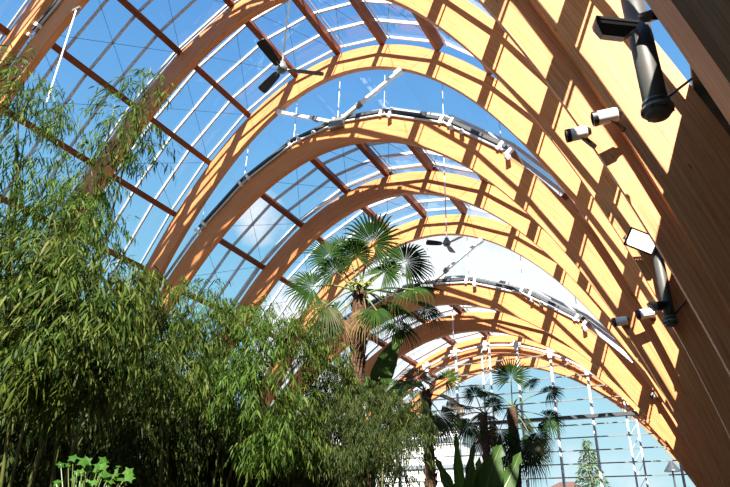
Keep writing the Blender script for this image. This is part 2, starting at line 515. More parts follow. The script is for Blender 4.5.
# ------------------------------------------------------------------ roof steps: upright glass, gutters, struts
STEPS = [(1, 2, 'first'), (4, 5, 'main'), (7, 8, 'far')]
for (hi_, lo_, nm) in STEPS:
    gh, yh = ARCH[hi_]; gl_, yl = ARCH[lo_]
    E = EXT[lo_]
    ym = (yh + yl) / 2
    wn += 1
    t = thing('window_%d' % wn, 'upright glass crescent in the %s roof step' % nm, None, (0, ym, EAVE), None, 'structure')
    xs = np.linspace(-8.6, 8.6, 61)
    xh, zh, _, _ = profile(hi_, 0.12)
    o2 = np.argsort(E.x)
    top = np.interp(xs, xh, zh)
    bot = np.interp(xs, E.x, E.z) - 0.05
    keep = top > bot
    xs, top, bot = xs[keep], top[keep], bot[keep]
    v = []
    for k in range(len(xs)):
        v += [(xs[k], ym, bot[k]), (xs[k], ym, top[k])]
    m = MB(); m.add(v, [(2 * k, 2 * k + 2, 2 * k + 3, 2 * k + 1) for k in range(len(xs) - 1)])
    m.build('pane', GLASS, t)
    for k in range(-4, 5):
        q = math.copysign(SP[abs(k)], k) if k else 0.0
        x, z, nx, nz = E.at(q)
        zt = float(np.interp(x, xh, zh))
        if zt - z > 0.4 and nm != 'first':
            MB().tube([(x, ym - 0.03, z), (x, ym - 0.03, zt)], 0.011, 6).build('hanger_rod', ALU, t)
    # gutter: dark box rail above a pale pipe, kinked at the purlins
    ga = {'first': 'grey gutter rail at the top left corner between the second and third arches',
          'main': 'grey gutter rail with white spotlights along the top of the sixth arch',
          'far': 'grey gutter rail along the top of the far stepped arch near the image centre'}[nm]
    gt = thing('gutter', ga, 'gutter', (0, yl - 0.06, AH[lo_] + DEP), 'gutter rails on the stepped arches')
    sv = [-x for x in SP[::-1] if x < SEAVE[lo_] and x > 0] + [0.0] + [x for x in SP if 0 < x < SEAVE[lo_]]
    yg = yl - 0.13
    sv = [q for q in sv if E.at(q, 0.2)[1] < float(np.interp(E.at(q, 0.2)[0], *profile(hi_, 0.0)[:2]))]
    pts = [E.at(q, 0.16) for q in sv]
    m = MB()
    for p, q in zip(pts[:-1], pts[1:]):
        m.beam((p[0], yg, p[1]), (q[0], yg, q[1]), 0.10, 0.15, (0, 1, 0))
    m.build('rail', DARKST, gt)
    pts2 = [E.at(q, 0.02) for q in sv]
    MB().tube([(p[0], yg - 0.02, p[1]) for p in pts2], 0.042, 8).build('pipe', ALU, gt, True)
    for q in sv:
        for dq in (-0.16, 0.2):
            x, z, nx, nz = E.at(q + dq, 0.10)
            MB().box((x, yg - 0.02, z), (0.10, 0.13, 0.30), Matrix.Rotation(math.atan2(nx, nz), 3, 'Y')).build('bracket', WHITE, gt)
    # uplights clipped to the rail
    if nm != 'first':
        for q, side in ((-1.55, 'left of the strut node'), (-0.95, 'beside the strut node'), (2.1, 'on the crown'), (4.6, 'right of the crown'), (5.0, 'in the right pair'), (6.9, 'far down the right side')):
            x, z, nx, nz = E.at(q, -0.08)
            st = thing('spotlight', 'small white spotlight under the %s gutter, %s' % (nm, side), 'light', (x, yg - 0.1, z), 'small spotlights under the gutters')
            ax = Vector((0.25, -0.75, -0.6)).normalized()
            MB().lathe(Vector((x, yg - 0.1, z)), [(0.055, -0.14), (0.07, -0.12), (0.075, 0.10), (0.08, 0.14)], ax, 14).build('housing', WHITE, st, True)
            MB().lathe(Vector((x, yg - 0.1, z)), [(0.066, 0.141), (0.066, 0.15)], ax, 14).build('lens', LENS, st)
            MB().beam((x, yg - 0.08, z), (x, yg, z + 0.20), 0.03, 0.03, (1, 0, 0)).build('bracket', DARKST, st)
    # V strut
    if nm != 'first':
        zc = E.at(0)[1]
        lab = {'main': 'white V-shaped steel strut rising from the crown of the main gutter', 'far': 'white V-shaped steel strut rising from the far gutter behind palm fronds'}[nm]
        st = thing('roof_strut', lab, 'strut', (0, yg, zc), 'V struts between the stepped arches')
        MB().box((0, yg - 0.12, zc - 0.10), (0.55, 0.16, 0.34)).build('node_plate', STEEL, st)
        for sx in (-1, 1):
            xe = 2.45 * sx
            ze = float(np.interp(xe, *profile(hi_, 0.0)[:2]))
            p0 = Vector((0.12 * sx, yg - 0.1, zc)); p1 = Vector((xe, yh - 0.02, ze - 0.12))
            arm = MB().beam(p0, p1, 0.10, 0.13, (0, 1, 0)).build('arm', WHITE, st)
            d = (p1 - p0).normalized()
            MB().beam(p0 + d * 0.75, p0 + d * 0.95, 0.15, 0.18, (0, 1, 0)).build('coupling', STEEL, arm)
            MB().beam(p1 - d * 0.16, p1 + d * 0.10, 0.16, 0.20, (0, 1, 0)).build('end_fork', WHITE, arm)

# ------------------------------------------------------------------ end window
YE = 30.12
wn += 1
gE = 10
t = thing('window_%d' % wn, 'tall glazed end window with white mullions and many transoms', None, (0, YE, 0), None, 'structure')
xh, zh, _, _ = profile(gE, 0.35)
def top_at(x): return float(np.interp(x, xh, zh))
xs = np.linspace(-9.35, 9.35, 75)
v = []
for x in xs: v += [(x, YE + 0.05, 0.0), (x, YE + 0.05, top_at(x))]
m = MB(); m.add(v, [(2 * k, 2 * k + 2, 2 * k + 3, 2 * k + 1) for k in range(len(xs) - 1)]); m.build('pane', GLASS, t)
for k in range(-5, 6):
    x = 1.6 * k
    zt = top_at(x) + 0.1
    if k in (0, 4):
        for dx in (-0.2, 0.2):
            MB().box((x + dx, YE, zt / 2), (0.07, 0.12, zt)).build('mullion', ALU, t)
        m = MB()
        z = 1.0
        while z < zt - 0.6:
            m.beam((x - 0.2, YE, z), (x + 0.2, YE, z + 0.56), 0.018, 0.018)
            z += 0.56
        m.build('lacing', ALU, t)
    else:
        MB().box((x, YE, zt / 2), (0.10, 0.16, zt)).build('mullion', ALU, t)
    m = MB()
    m.box((x, YE - 0.12, zt - 0.12), (0.16, 0.12, 0.5)); m.box((x, YE - 0.12, zt - 0.05), (0.5, 0.1, 0.12))
    m.build('head_bracket', WHITE, t)
z = 0.5
kk = 0
while z < AH[gE]:
    x1 = float(np.interp(-z, -zh[len(zh) // 2:], xh[len(zh) // 2:]))
    if abs(z - 7.54) < 0.29:
        MB().box((0, YE - 0.08, 7.54), (2 * x1, 0.26, 0.15)).build('transom', DARKST, t)
    else:
        MB().box((0, YE, z), (2 * x1, 0.07, 0.045)).build('transom', STEEL, t)
    z += 0.56
xa, za, _, _ = profile(gE, 0.32, 121)
kp = za > 3
MB().tube([(x, YE - 0.05, z) for x, z in zip(xa[kp], za[kp])], 0.065, 8).build('head_rail', ALU, t, True)

# ------------------------------------------------------------------ pipes, floodlights, spotlights on the right
def downpipe(x, y, z0, z1, label, reach, k=1.0):
    t = thing('downpipe', label, 'pipe', (x, y, z0), 'grey upright pipes by the right arches')
    MB().lathe((x, y, z0), [(0.13 * k, 0), (0.14 * k, 0.01), (0.14 * k, z1 - z0 - 0.01), (0.13 * k, z1 - z0)], (0, 0, 1), 28).build('tube', POSTM, t, True)
    cl = MB().lathe((x, y, z0 + 0.05), [(0.15 * k, 0), (0.185 * k, 0.008), (0.185 * k, 0.03), (0.15 * k, 0.038)], (0, 0, 1), 28).build('collar', STEEL, t)
    MB().lathe((x, y, z0 + 0.13), [(0.142 * k, 0), (0.16 * k, 0.005), (0.16 * k, 0.02), (0.142 * k, 0.025)], (0, 0, 1), 28).build('collar', STEEL, t)
    MB().tube([(x + 0.13 * k, y, z0 + 0.18), reach], 0.014, 8).build('stay_rod', DARKST, t)
    for q in range(6):
        a = 2 * PI * q / 6 + 0.2
        MB().lathe((x + 0.168 * k * math.cos(a), y + 0.168 * k * math.sin(a), z0 + 0.035), [(0.012, 0), (0.012, 0.065)], (0, 0, 1), 6).build('bolt', DARKST, cl)
downpipe(9.62, 5.40, 5.36, 7.05, 'thick grey upright pipe at top right with a black floodlight on it', (10.03, 6.25, 6.32), 0.80)
downpipe(9.23, 10.72, 5.05, 6.45, 'smaller grey upright pipe behind the white-faced floodlight at right edge', (9.52, 10.90, 5.5), 0.62)

def floodlight(c, R, sc, label, facem, yoke=True):
    c = Vector(c)
    t = thing('floodlight', label, 'light', c, 'floodlights on the right arches')
    def P(x, y, z): return c + R @ (Vector((x, y, z)) * sc)
    # tapered housing, open front (local -z is the lit face)
    m = MB()
    prof = [(0.26, 0.17, 0.0), (0.27, 0.18, -0.02), (0.27, 0.18, -0.05)]
    top = [(0.14, 0.09, 0.16), (0.25, 0.165, 0.03)]
    rings = top + prof
    v = []
    for hx, hy, z in rings: v += [P(-hx, -hy, z), P(hx, -hy, z), P(hx, hy, z), P(-hx, hy, z)]
    f = [(3, 2, 1, 0)]
    for i in range(len(rings) - 1):
        for k in range(4):
            j = (k + 1) % 4
            f.append((4 * i + k, 4 * i + j, 4 * i + 4 + j, 4 * i + 4 + k))
    m.add(v, f); m.build('housing', BLACK, t)
    m = MB(); a, b = 0.235, 0.15
    m.add([P(-a, -b, -0.045), P(a, -b, -0.045), P(a, b, -0.045), P(-a, b, -0.045), P(-a, -b, -0.052), P(a, -b, -0.052), P(a, b, -0.052), P(-a, b, -0.052)], [(0, 1, 2, 3), (7, 6, 5, 4), (0, 4, 5, 1), (1, 5, 6, 2), (2, 6, 7, 3), (3, 7, 4, 0)])
    m.build('front_glass', facem, t)
    if not yoke: return t
    m = MB()
    for k in range(-3, 4):
        q = [P(k * 0.055 - 0.008, -0.10, 0.05), P(k * 0.055 + 0.008, -0.10, 0.05), P(k * 0.055 + 0.008, 0.10, 0.05), P(k * 0.055 - 0.008, 0.10, 0.05)]
        q2 = [P(k * 0.045 - 0.008, -0.07, 0.20), P(k * 0.045 + 0.008, -0.07, 0.20), P(k * 0.045 + 0.008, 0.07, 0.20), P(k * 0.045 - 0.008, 0.07, 0.20)]
        m.add(q + q2, [(0, 1, 2, 3), (7, 6, 5, 4), (0, 4, 5, 1), (1, 5, 6, 2), (2, 6, 7, 3), (3, 7, 4, 0)])
    m.build('cooling_fins', BLACK, t)
    m = MB()
    for sx in (-1, 1): m.beam(P(sx * 0.285, 0, 0.0), P(sx * 0.285, 0, 0.26), 0.012 * sc, 0.05 * sc, R @ Vector((0, 1, 0)))
    m.beam(P(-0.29, 0, 0.26), P(0.29, 0, 0.26), 0.05 * sc, 0.012 * sc, R @ Vector((0, 0, 1)))
    m.build('yoke', DARKST, t)
    return t
def rot(ax, ay, az): return Matrix.Rotation(az, 3, 'Z') @ Matrix.Rotation(ay, 3, 'Y') @ Matrix.Rotation(ax, 3, 'X')
floodlight((9.41, 5.12, 6.33), rot(math.radians(205), math.radians(14), math.radians(22)), 0.74, 'black floodlight clamped to the thick pipe at the top right', LENS, False)
floodlight((9.74, 5.16, 6.38), rot(math.radians(200), math.radians(-30), math.radians(60)), 0.42, 'small black floodlight on the right side of the thick pipe at the top', LENS, False)
floodlight((9.03, 10.50, 6.50), rot(math.radians(-72), 0, math.radians(15)) @ rot(0, 0, math.radians(28)), 0.92, 'floodlight with a broad white face beside the smaller pipe at right', WHITE)
floodlight((9.10, 10.50, 5.36), rot(math.radians(190), math.radians(0), math.radians(20)), 0.55, 'small box floodlight at the foot of the smaller pipe at right', LENS)

def barrel(c, axis, ln, r, label, mount):
    c = Vector(c); ax = Vector(axis).normalized()
    t = thing('barrel_spotlight', label, 'light', c, 'barrel spotlights on the right arch legs')
    MB().lathe(c, [(r * 0.95, -ln / 2), (r, -ln / 2 + 0.02), (r, ln / 2 - 0.03), (r * 0.97, ln / 2)], ax, 24).build('housing', WHITE, t, True)
    MB().lathe(c, [(r * 1.04, ln / 2 - 0.03), (r * 1.04, ln / 2 + 0.03), (r * 0.85, ln / 2 + 0.03), (r * .8, ln / 2 + .01)], ax, 24).build('front_ring', BLACK, t)
    MB().lathe(c, [(r * 0.5, -ln / 2 - 0.05), (r * 0.8, -ln / 2 - 0.002)], ax, 20).build('rear_cap', BLACK, t)
    MB().beam(c + Vector((0.04, 0, -r * .6)), Vector(mount), 0.05, 0.05, (0, 1, 0)).build('mount', BLACK, t)
for (xa_, ya_, xb_, yb_, nm, k) in ((9.08, 6.77, 8.70, 6.97, 'nearest', 1.05), (8.66, 14.52, 8.08, 14.82, 'middle', 1.3), (8.34, 22.34, 8.02, 22.66, 'farthest', 1.2)):
    zb_ = 6.50 if nm == 'nearest' else 6.62
    barrel((xa_, ya_, zb_), (-1, -0.25, -0.12), 0.25 * k, 0.085 * k, 'white barrel spotlight on the taller arch of the %s right-hand pair' % nm, (xa_ + 0.16, ya_ + 0.21, zb_ - 0.12))
    barrel((xb_, yb_, zb_), (-1, -0.25, -0.12), 0.22 * k, 0.08 * k, 'white barrel spotlight on the lower arch of the %s right-hand pair' % nm, (xb_ + 0.16, yb_ + 0.21, zb_ - 0.12))

# ------------------------------------------------------------------ ceiling fans and hangers
def roof_z(g, x, off=0.0):
    q = profile(g, DEP + off); return float(np.interp(x, q[0], q[1]))
def fan(x, y, z, ln, ztop, a0, label):
    t = thing('ceiling_fan', label, 'fan', (x, y, z), 'ceiling fans')
    MB().tube([(x, y, z + 0.1), (x, y, ztop)], 0.022, 10).build('rod', WHITE, t, True)
    MB().lathe((x, y, z + 0.02), [(0.03, 0.20), (0.07, 0.17), (0.07, 0.10), (0.10, 0.09), (0.12, 0.05), (0.12, -0.03), (0.09, -0.08), (0.03, -0.10)][::-1], (0, 0, 1), 22).build('motor', STEEL, t, True)
    for k in range(3):
        a = a0 + k * 2 * PI / 3
        d = Vector((math.cos(a), math.sin(a), 0)); n_ = Vector((-math.sin(a), math.cos(a), 0))
        tilt = (n_ + Vector((0, 0, 0.35))).normalized(); nn = d.cross(tilt)
        o = Vector((x, y, z))
        prof = [(0.16, 0.065), (0.25, 0.085), (ln * 0.6, 0.10), (ln - 0.06, 0.11), (ln - 0.015, 0.09), (ln, 0.05)]
        v = []
        for r_, h in prof:
            for sg, th in ((-1, 0.006), (1, 0.006), (1, -0.006), (-1, -0.006)):
                v.append(o + d * r_ + tilt * h * sg + nn * th)
        f = [(0, 1, 2, 3), tuple(4 * len(prof) - 4 + q for q in (3, 2, 1, 0))]
        for i in range(len(prof) - 1):
            for q in range(4):
                j = (q + 1) % 4; f.append((4 * i + q, 4 * i + j, 4 * i + 4 + j, 4 * i + 4 + q))
        m = MB(); m.add(v, f); bl = m.build('blade', BLACK, t)
        MB().beam(o + d * 0.08, o + d * 0.26, 0.05, 0.014, (0, 0, 1)).build('blade_iron', STEEL, bl)
fan(2.62, 8.4, 11.18, 0.93, roof_z(3, 2.62, 0.1), math.radians(36), 'large dark three-bladed ceiling fan on a white rod at upper left')
fan(3.23, 16.6, 10.45, 0.66, roof_z(6, 3.23, 0.1), math.radians(-25), 'small dark three-bladed ceiling fan on a rod near the image centre')
t = thing('hanging_rod', 'thin white rod hanging from the top left arch into the bamboo', 'rod', (-3.72, 7.1, 11.6), 'hangers')
MB().tube([(-3.70, 7.1, 14.85), (-3.70, 7.1, 11.6)], 0.022, 8).build('rod', WHITE, t)
MB().box((-3.70, 7.1, 14.83), (0.3, 0.06, 0.08)).build('clamp', STEEL, t)
t = thing('pendant_sensor', 'thin white rod with a small grey ball hanging in the far vault', 'sensor', (0.27, 24.8, 9.95))
MB().tube([(0.27, 24.8, 9.97), (0.27, 24.8, roof_z(9, 0.27, 0.1))], 0.02, 8).build('rod', WHITE, t)
MB().lathe((0.27, 24.8, 9.95), [(0.02, 0.06), (0.06, 0.03), (0.07, 0), (0.05, -0.05), (0.02, -0.06)][::-1], (0, 0, 1), 14).build('ball', STEEL, t, True)


# ------------------------------------------------------------------ planting beds
o = MB().box((3.2, 6.5, 0.22), (7.0, 15.0, 0.44)).build('trim_3', CONC); tag(o, 'kerbed planting bed beneath the bamboo and tall palm', None, kind='structure')
o = MB().box((3.2, 6.5, 0.46), (6.7, 14.7, 0.06)).build('trim_4', SOIL); tag(o, 'dark soil in the bamboo bed', None, kind='structure')
o = MB().box((4.6, 18.5, 0.22), (5.0, 7.0, 0.44)).build('trim_5', CONC); tag(o, 'kerbed planting bed beneath the far palms', None, kind='structure')
o = MB().box((4.6, 18.5, 0.46), (4.7, 6.7, 0.06)).build('trim_6', SOIL); tag(o, 'dark soil in the far palm bed', None, kind='structure')
GZ = 0.48

# ------------------------------------------------------------------ bamboo
def rvec(r):
    while True:
        v = Vector((r.uniform(-1, 1), r.uniform(-1, 1), r.uniform(-1, 1)))
        if 0.05 < v.length < 1: return v.normalized()

def leaf(mb, p, d, n_, ln, wd, droop=0.25):
    """one lanceolate blade bending down towards its tip"""
    s = d.cross(n_)
    if s.length < 1e-4: s = d.orthogonal()
    s.normalize()
    dn = Vector((0, 0, -1))
    a = p + d * ln * 0.35 + dn * ln * droop * 0.10
    b = p + d * ln * 0.70 + dn * ln * droop * 0.42
    t = p + d * ln * 0.97 + dn * ln * droop
    mb.add([p, a - s * wd * .5, a + s * wd * .5, b - s * wd * .36, b + s * wd * .36, t], [(0, 1, 2), (1, 3, 4, 2), (3, 5, 4)])

def side_of(p):
    a = (p[3] - p[0]).cross(Vector((0.3, 0.2, 1)))
    return a.normalized() if a.length > 1e-6 else Vector((1, 0, 0))

def spray(mb, tw, r, p, d, ln, leaf_len, nleaf, droop):
    """a hanging twig with two ranks of blades"""
    pts = []
    q = p.copy(); dd = d.copy()
    st = ln / 5
    for i in range(6):
        pts.append(q.copy())
        dd = (dd + Vector((0, 0, -droop * 0.35))).normalized()
        q = q + dd * st
    s_ = side_of(pts) * 0.002
    tw.add([pts[0] - s_, pts[0] + s_, pts[3] + s_, pts[3] - s_], [(0, 1, 2, 3)])
    side = dd.cross(Vector((0, 0, 1)))
    if side.length < 1e-3: side = Vector((1, 0, 0))
    side.normalize()
    for i in range(nleaf):
        f = 0.25 + 0.75 * i / max(1, nleaf - 1)
        k = min(4, int(f * 5)); b = pts[k].lerp(pts[k + 1], min(1, f * 5 - k))
        sg = 1 if i % 2 else -1
        if i == nleaf - 1: sg = 0
        ld = (dd * r.uniform(.6, 1.0) + side * sg * r.uniform(.5, 1.1) + rvec(r) * .35 + Vector((0, 0, -droop * .5))).normalized()
        nn = (Vector((0, 0, 1)) + rvec(r) * 0.8)
        leaf(mb, b, ld, nn, leaf_len * r.uniform(.65, 1.2), leaf_len * r.uniform(.11, .16), r.uniform(.1, .45))

def bamboo(label, base, puffs, seed, mat, leaf_len, dens, ncul=5, gap=-0.06):
    r = random.Random(seed)
    t = thing('bamboo', label, 'bamboo', base, 'bamboo clumps in the bed')
    mb = MB(); tw = mb
    B = Vector(base)
    for ci in range(ncul):
        tgt = puffs[ci % len(puffs)]
        c = Vector(tgt[0]) + Vector((r.uniform(-.3, .3) * tgt[1], r.uniform(-.3, .3) * tgt[1], tgt[2] * .7))
        b = B + Vector((r.uniform(-.35, .35), r.uniform(-.35, .35), 0))
        pts, rad = [], []
        for i in range(13):
            f = i / 12
            p = b.lerp(c, f)
            bow = math.sin(f * PI) * 0.16
            p = p + Vector(((b.x - c.x) * bow, (b.y - c.y) * bow, (c.z - b.z) * bow * 0.9))
            pts.append(p); rad.append(0.021 * (1 - f) + 0.005)
        MB().tube(pts, rad, 7).build('culm', CULM, t, True)
    for (c, rh, rv) in puffs:
        c = Vector(c)
        n = int(dens * (rh * rh * rv) ** 0.6667 * 1750)
        for i in range(n):
            v = rvec(r); k = r.random() ** 0.42
            p = c + Vector((v.x * rh, v.y * rh, v.z * rv)) * k
            if noise.noise(p * 2.6 + Vector((seed, 0, 0))) < gap + r.uniform(-.06, .06): continue
            d = (Vector((v.x, v.y, v.z * .5)) * 0.8 + rvec(r) * .6 + Vector((0, 0, .15))).normalized()
            spray(mb, tw, r, p, d, leaf_len * r.uniform(1.6, 2.6), leaf_len, r.choice((6, 7, 8, 9)), r.uniform(.6, 1.3))
    mb.build('foliage', mat, t)
    return t

bamboo('big bamboo clump with long hanging leaves at the lower left edge', (3.9, 4.1, GZ),
       [((4.87, 2.86, 3.83), 0.49, 0.42), ((5.37, 2.89, 3.19), 0.49, 0.44), ((5.03, 2.85, 2.98), 0.35, 0.39), ((4.96, 3.44, 3.72), 0.39, 0.39), ((5.27, 3.19, 3.01), 0.28, 0.35), ((4.75, 2.74, 3.44), 0.37, 0.46), ((5.12, 3.28, 2.69), 0.20, 0.27), ((5.00, 3.10, 2.73), 0.14, 0.27)], 11, BAMB, .12, 1.0, 7)
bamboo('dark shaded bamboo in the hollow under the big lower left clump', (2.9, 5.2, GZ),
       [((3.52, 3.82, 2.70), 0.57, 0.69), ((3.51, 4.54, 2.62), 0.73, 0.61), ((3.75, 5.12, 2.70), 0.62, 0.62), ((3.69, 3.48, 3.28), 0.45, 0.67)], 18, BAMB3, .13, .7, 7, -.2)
bamboo('airy bright bamboo stems rising along the upper left edge', (3.4, 3.6, GZ),
       [((4.16, 2.74, 4.76), 0.37, 0.76), ((4.28, 2.47, 5.52), 0.20, 0.42), ((3.93, 3.36, 4.64), 0.46, 0.37)], 12, BAMB2, .10, 0.7, 5, -.2)
bamboo('tall thin bamboo leaning across the second arch with its tip against blue sky', (3.0, 4.9, GZ),
       [((3.48, 3.97, 5.47), 0.34, 0.47), ((3.92, 3.90, 6.15), 0.37, 0.42), ((4.23, 3.96, 6.78), 0.19, 0.21), ((3.46, 4.05, 4.90), 0.54, 0.38), ((3.25, 3.49, 6.32), 0.22, 0.30), ((4.05, 4.35, 5.88), 0.21, 0.31)], 13, BAMB2, .115, 0.55, 5, -.25)
bamboo('shaded bamboo clump between the lower left clump and the yellow-green one', (3.6, 5.7, GZ),
       [((4.26, 4.59, 4.04), 0.42, 0.35), ((4.62, 4.58, 3.21), 0.42, 0.46), ((4.33, 5.21, 4.18), 0.40, 0.37), ((3.80, 4.78, 3.87), 0.44, 0.50), ((4.49, 4.43, 3.24), 0.24, 0.33)], 14, BAMB, .11, 0.95, 6)
bamboo('yellow-green sunlit bamboo clump left of the tall palm trunk', (3.7, 7.0, GZ),
       [((3.94, 5.94, 4.35), 0.38, 0.34), ((4.56, 5.83, 3.90), 0.43, 0.41), ((4.81, 5.98, 3.29), 0.42, 0.52), ((4.52, 5.80, 3.52), 0.33, 0.38), ((4.50, 6.29, 4.32), 0.35, 0.33), ((4.89, 6.03, 2.78), 0.25, 0.27)], 15, BAMB2, .11, 1.0, 6)
bamboo('narrow hanging bamboo clump between the yellow-green clump and the olive mound', (4.1, 7.8, GZ),
       [((4.60, 7.15, 4.42), 0.33, 0.36), ((4.72, 7.62, 4.20), 0.33, 0.40), ((4.80, 7.72, 3.82), 0.30, 0.40), ((4.69, 6.88, 4.19), 0.36, 0.48), ((4.82, 6.83, 3.48), 0.34, 0.49), ((4.75, 6.78, 2.96), 0.29, 0.40), ((4.87, 7.11, 2.95), 0.25, 0.41)], 19, BAMB, .10, 1.0, 5)
bamboo('fine-leaved olive bamboo mound in front of the tall palm trunk', (5.2, 7.8, GZ),
       [((5.05, 7.82, 3.43), 0.67, 0.50), ((5.45, 7.69, 2.88), 0.77, 0.56), ((4.59, 7.80, 3.85), 0.39, 0.48), ((5.86, 8.07, 3.15), 0.32, 0.55), ((5.51, 8.26, 3.58), 0.39, 0.36), ((4.86, 7.60, 2.83), 0.49, 0.57)], 16, BAMB3, .08, 1.6, 6)
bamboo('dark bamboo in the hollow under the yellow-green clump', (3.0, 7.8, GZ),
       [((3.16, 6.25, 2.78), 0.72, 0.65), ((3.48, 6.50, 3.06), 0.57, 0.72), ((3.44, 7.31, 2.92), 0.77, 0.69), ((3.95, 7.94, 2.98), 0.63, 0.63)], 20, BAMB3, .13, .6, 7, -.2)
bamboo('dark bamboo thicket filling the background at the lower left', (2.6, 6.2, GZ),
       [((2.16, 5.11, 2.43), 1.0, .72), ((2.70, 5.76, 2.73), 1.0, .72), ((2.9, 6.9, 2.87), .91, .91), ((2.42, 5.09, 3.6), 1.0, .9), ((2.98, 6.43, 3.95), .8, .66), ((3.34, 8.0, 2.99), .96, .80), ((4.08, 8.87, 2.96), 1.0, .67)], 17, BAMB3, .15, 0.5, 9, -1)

# ------------------------------------------------------------------ fan palms
def fan_blade(mb, hub, ax, nrm, R, r, n=34, spread=150, droop=0.25, stiff=0.5):
    side = ax.cross(nrm).normalized(); nn = side.cross(ax).normalized()
    dn = Vector((0, 0, -1))
    for i in range(n):
        a = math.radians(-spread + 2 * spread * i / (n - 1)) + r.uniform(-.02, .02)
        d = (ax * math.cos(a) + side * math.sin(a) + nn * 0.10).normalized()
        e = (-ax * math.sin(a) + side * math.cos(a)).normalized()
        l = R * (0.80 + 0.20 * math.cos(a * 0.6)) * r.uniform(.9, 1.06)
        wj = l * stiff * math.tan(math.radians(spread / (n - 1))) * 1.02
        c0 = hub + d * l * 0.04
        c1 = hub + d * l * stiff + dn * droop * l * 0.10
        c2 = hub + d * l * 0.80 + dn * droop * l * 0.38
        c3 = hub + d * l * (0.99 - 0.1 * droop) + dn * droop * l * r.uniform(.6, 1.05)
        fold = nn * wj * 0.35
        v = [c0, c1 - e * wj - fold, c1 + fold * .6, c1 + e * wj - fold, c2 - e * wj * .55 - fold * .5, c2 + fold * .3, c2 + e * wj * .55 - fold * .5, c3]
        mb.add(v, [(0, 1, 2), (0, 2, 3), (1, 4, 5, 2), (2, 5, 6, 3), (4, 7, 5), (5, 7, 6)])

def palm(label, base, crown, fronds, seed, r0, r1, group='fan palms', nseg=34, skirt=True, spathe=False):
    r = random.Random(seed)
    base, crown = Vector(base), Vector(crown)
    t = thing('fan_palm', label, 'palm', base, group)
    pts, rad = [], []
    H = (crown - base).length
    n = int(H / 0.10)
    for i in range(n + 1):
        f = i / n
        p = base.lerp(crown, f) + Vector((math.sin(f * 5 + seed) * .03, math.cos(f * 4 + seed) * .03, 0)) * math.sin(f * PI)
        pts.append(p); rad.append((r0 * (1 - f) + r1 * f) * r.uniform(.88, 1.1))
    mb = MB().tube(pts, rad, 14)
    # shaggy old leaf bases
    for i in range(n):
        for k in range(9):
            a = r.uniform(0, 2 * PI); d = Vector((math.cos(a), math.sin(a), 0)); e = Vector((-d.y, d.x, 0))
            p = pts[i] + Vector((0, 0, r.uniform(0, .1))) + d * rad[i] * .9
            w_, l_ = r.uniform(.012, .03), r.uniform(.06, .13)
            q = p + d * l_ * r.uniform(.3, .6) + Vector((0, 0, l_ * r.uniform(.6, 1.0)))
            mb.add([p - e * w_, p + e * w_, q + e * w_ * .5, q - e * w_ * .5, p + d * .015 - e * w_, p + d * .02 + e * w_], [(0, 1, 2, 3), (4, 3, 2, 5), (0, 4, 5, 1)])
    mb.build('trunk', FIBRE, t)
    toC = (CAM - crown).normalized()
    for (hub, R, mat, face, droop) in fronds:
        hub = Vector(hub)
        o = crown + Vector((r.uniform(-.05, .05), r.uniform(-.05, .05), r.uniform(-.18, .08)))
        ax = (hub - o); ax.normalize()
        m = MB()
        upn = Vector((0, 0, 1)) * (1 - face) + toC * face + rvec(r) * .25
        if abs(ax.dot(upn.normalized())) > .95: upn = toC
        fan_blade(m, hub, ax, upn, R, r, nseg, r.uniform(118, 140), droop)
        fo = m.build('frond', mat, t)
        mid = o.lerp(hub, .5) + Vector((0, 0, .10 * (hub - o).length))
        pm = PALMD if mat is PALMD else PETI
        MB().tube([o, o.lerp(mid, .5) + Vector((0, 0, .02)), mid, mid.lerp(hub, .5) + Vector((0, 0, .015)), hub + ax * .04], [.022, .017, .014, .012, .008], 6).build('petiole', pm, fo)
    if spathe:
        m = MB()
        for (dx, dy, dz, rr) in ((.10, -.25, .02, .09), (.22, -.2, .0, .07), (.0, -.22, .05, .06)):
            c = crown + Vector((dx, dy, dz))
            for q in range(26):
                d = rvec(r); d.z *= .5
                m.tube([c, c + d * rr * 1.6], [.016, .008], 4)
        m.build('flower_cluster', SPATHE, t)
    return t

G, Y_, D_ = PALM, PALMY, PALMD
palm('tall fan palm with shaggy brown trunk rising above the bamboo', (4.72, 8.5, GZ), (4.98, 8.05, 5.36),
     [((5.32, 7.79, 6.04), .67, G, .75, .25), ((4.55, 7.79, 5.93), .54, G, .55, .4), ((4.44, 7.50, 5.33), .51, G, .6, .5), ((5.58, 8.47, 5.94), .57, G, .55, .5), ((5.83, 8.17, 5.29), .57, G, .4, .6),
      ((4.44, 8.22, 5.16), .44, G, .5, .7), ((5.35, 8.46, 5.21), .54, G, .3, .8), ((5.71, 8.95, 5.28), .45, G, .4, .6), ((4.60, 8.17, 6.23), .48, G, .5, .3), ((5.22, 7.85, 4.88), .38, D_, .6, 1.0), ((4.67, 7.60, 5.01), .40, Y_, .5, 1.0), ((5.23, 8.94, 5.06), .45, G, .3, .8), ((4.78, 7.78, 4.85), .36, D_, .6, 1.0), ((5.05, 7.75, 5.85), .45, G, .7, .5), ((4.75, 7.65, 5.6), .42, G, .7, .7), ((5.45, 8.0, 5.6), .45, G, .6, .7), ((5.1, 8.6, 5.9), .5, G, .4, .4), ((5.35, 7.9, 4.95), .42, G, .5, 1.0), ((4.6, 7.75, 4.8), .44, G, .5, 1.0)],
     21, .135, .12, spathe=True)
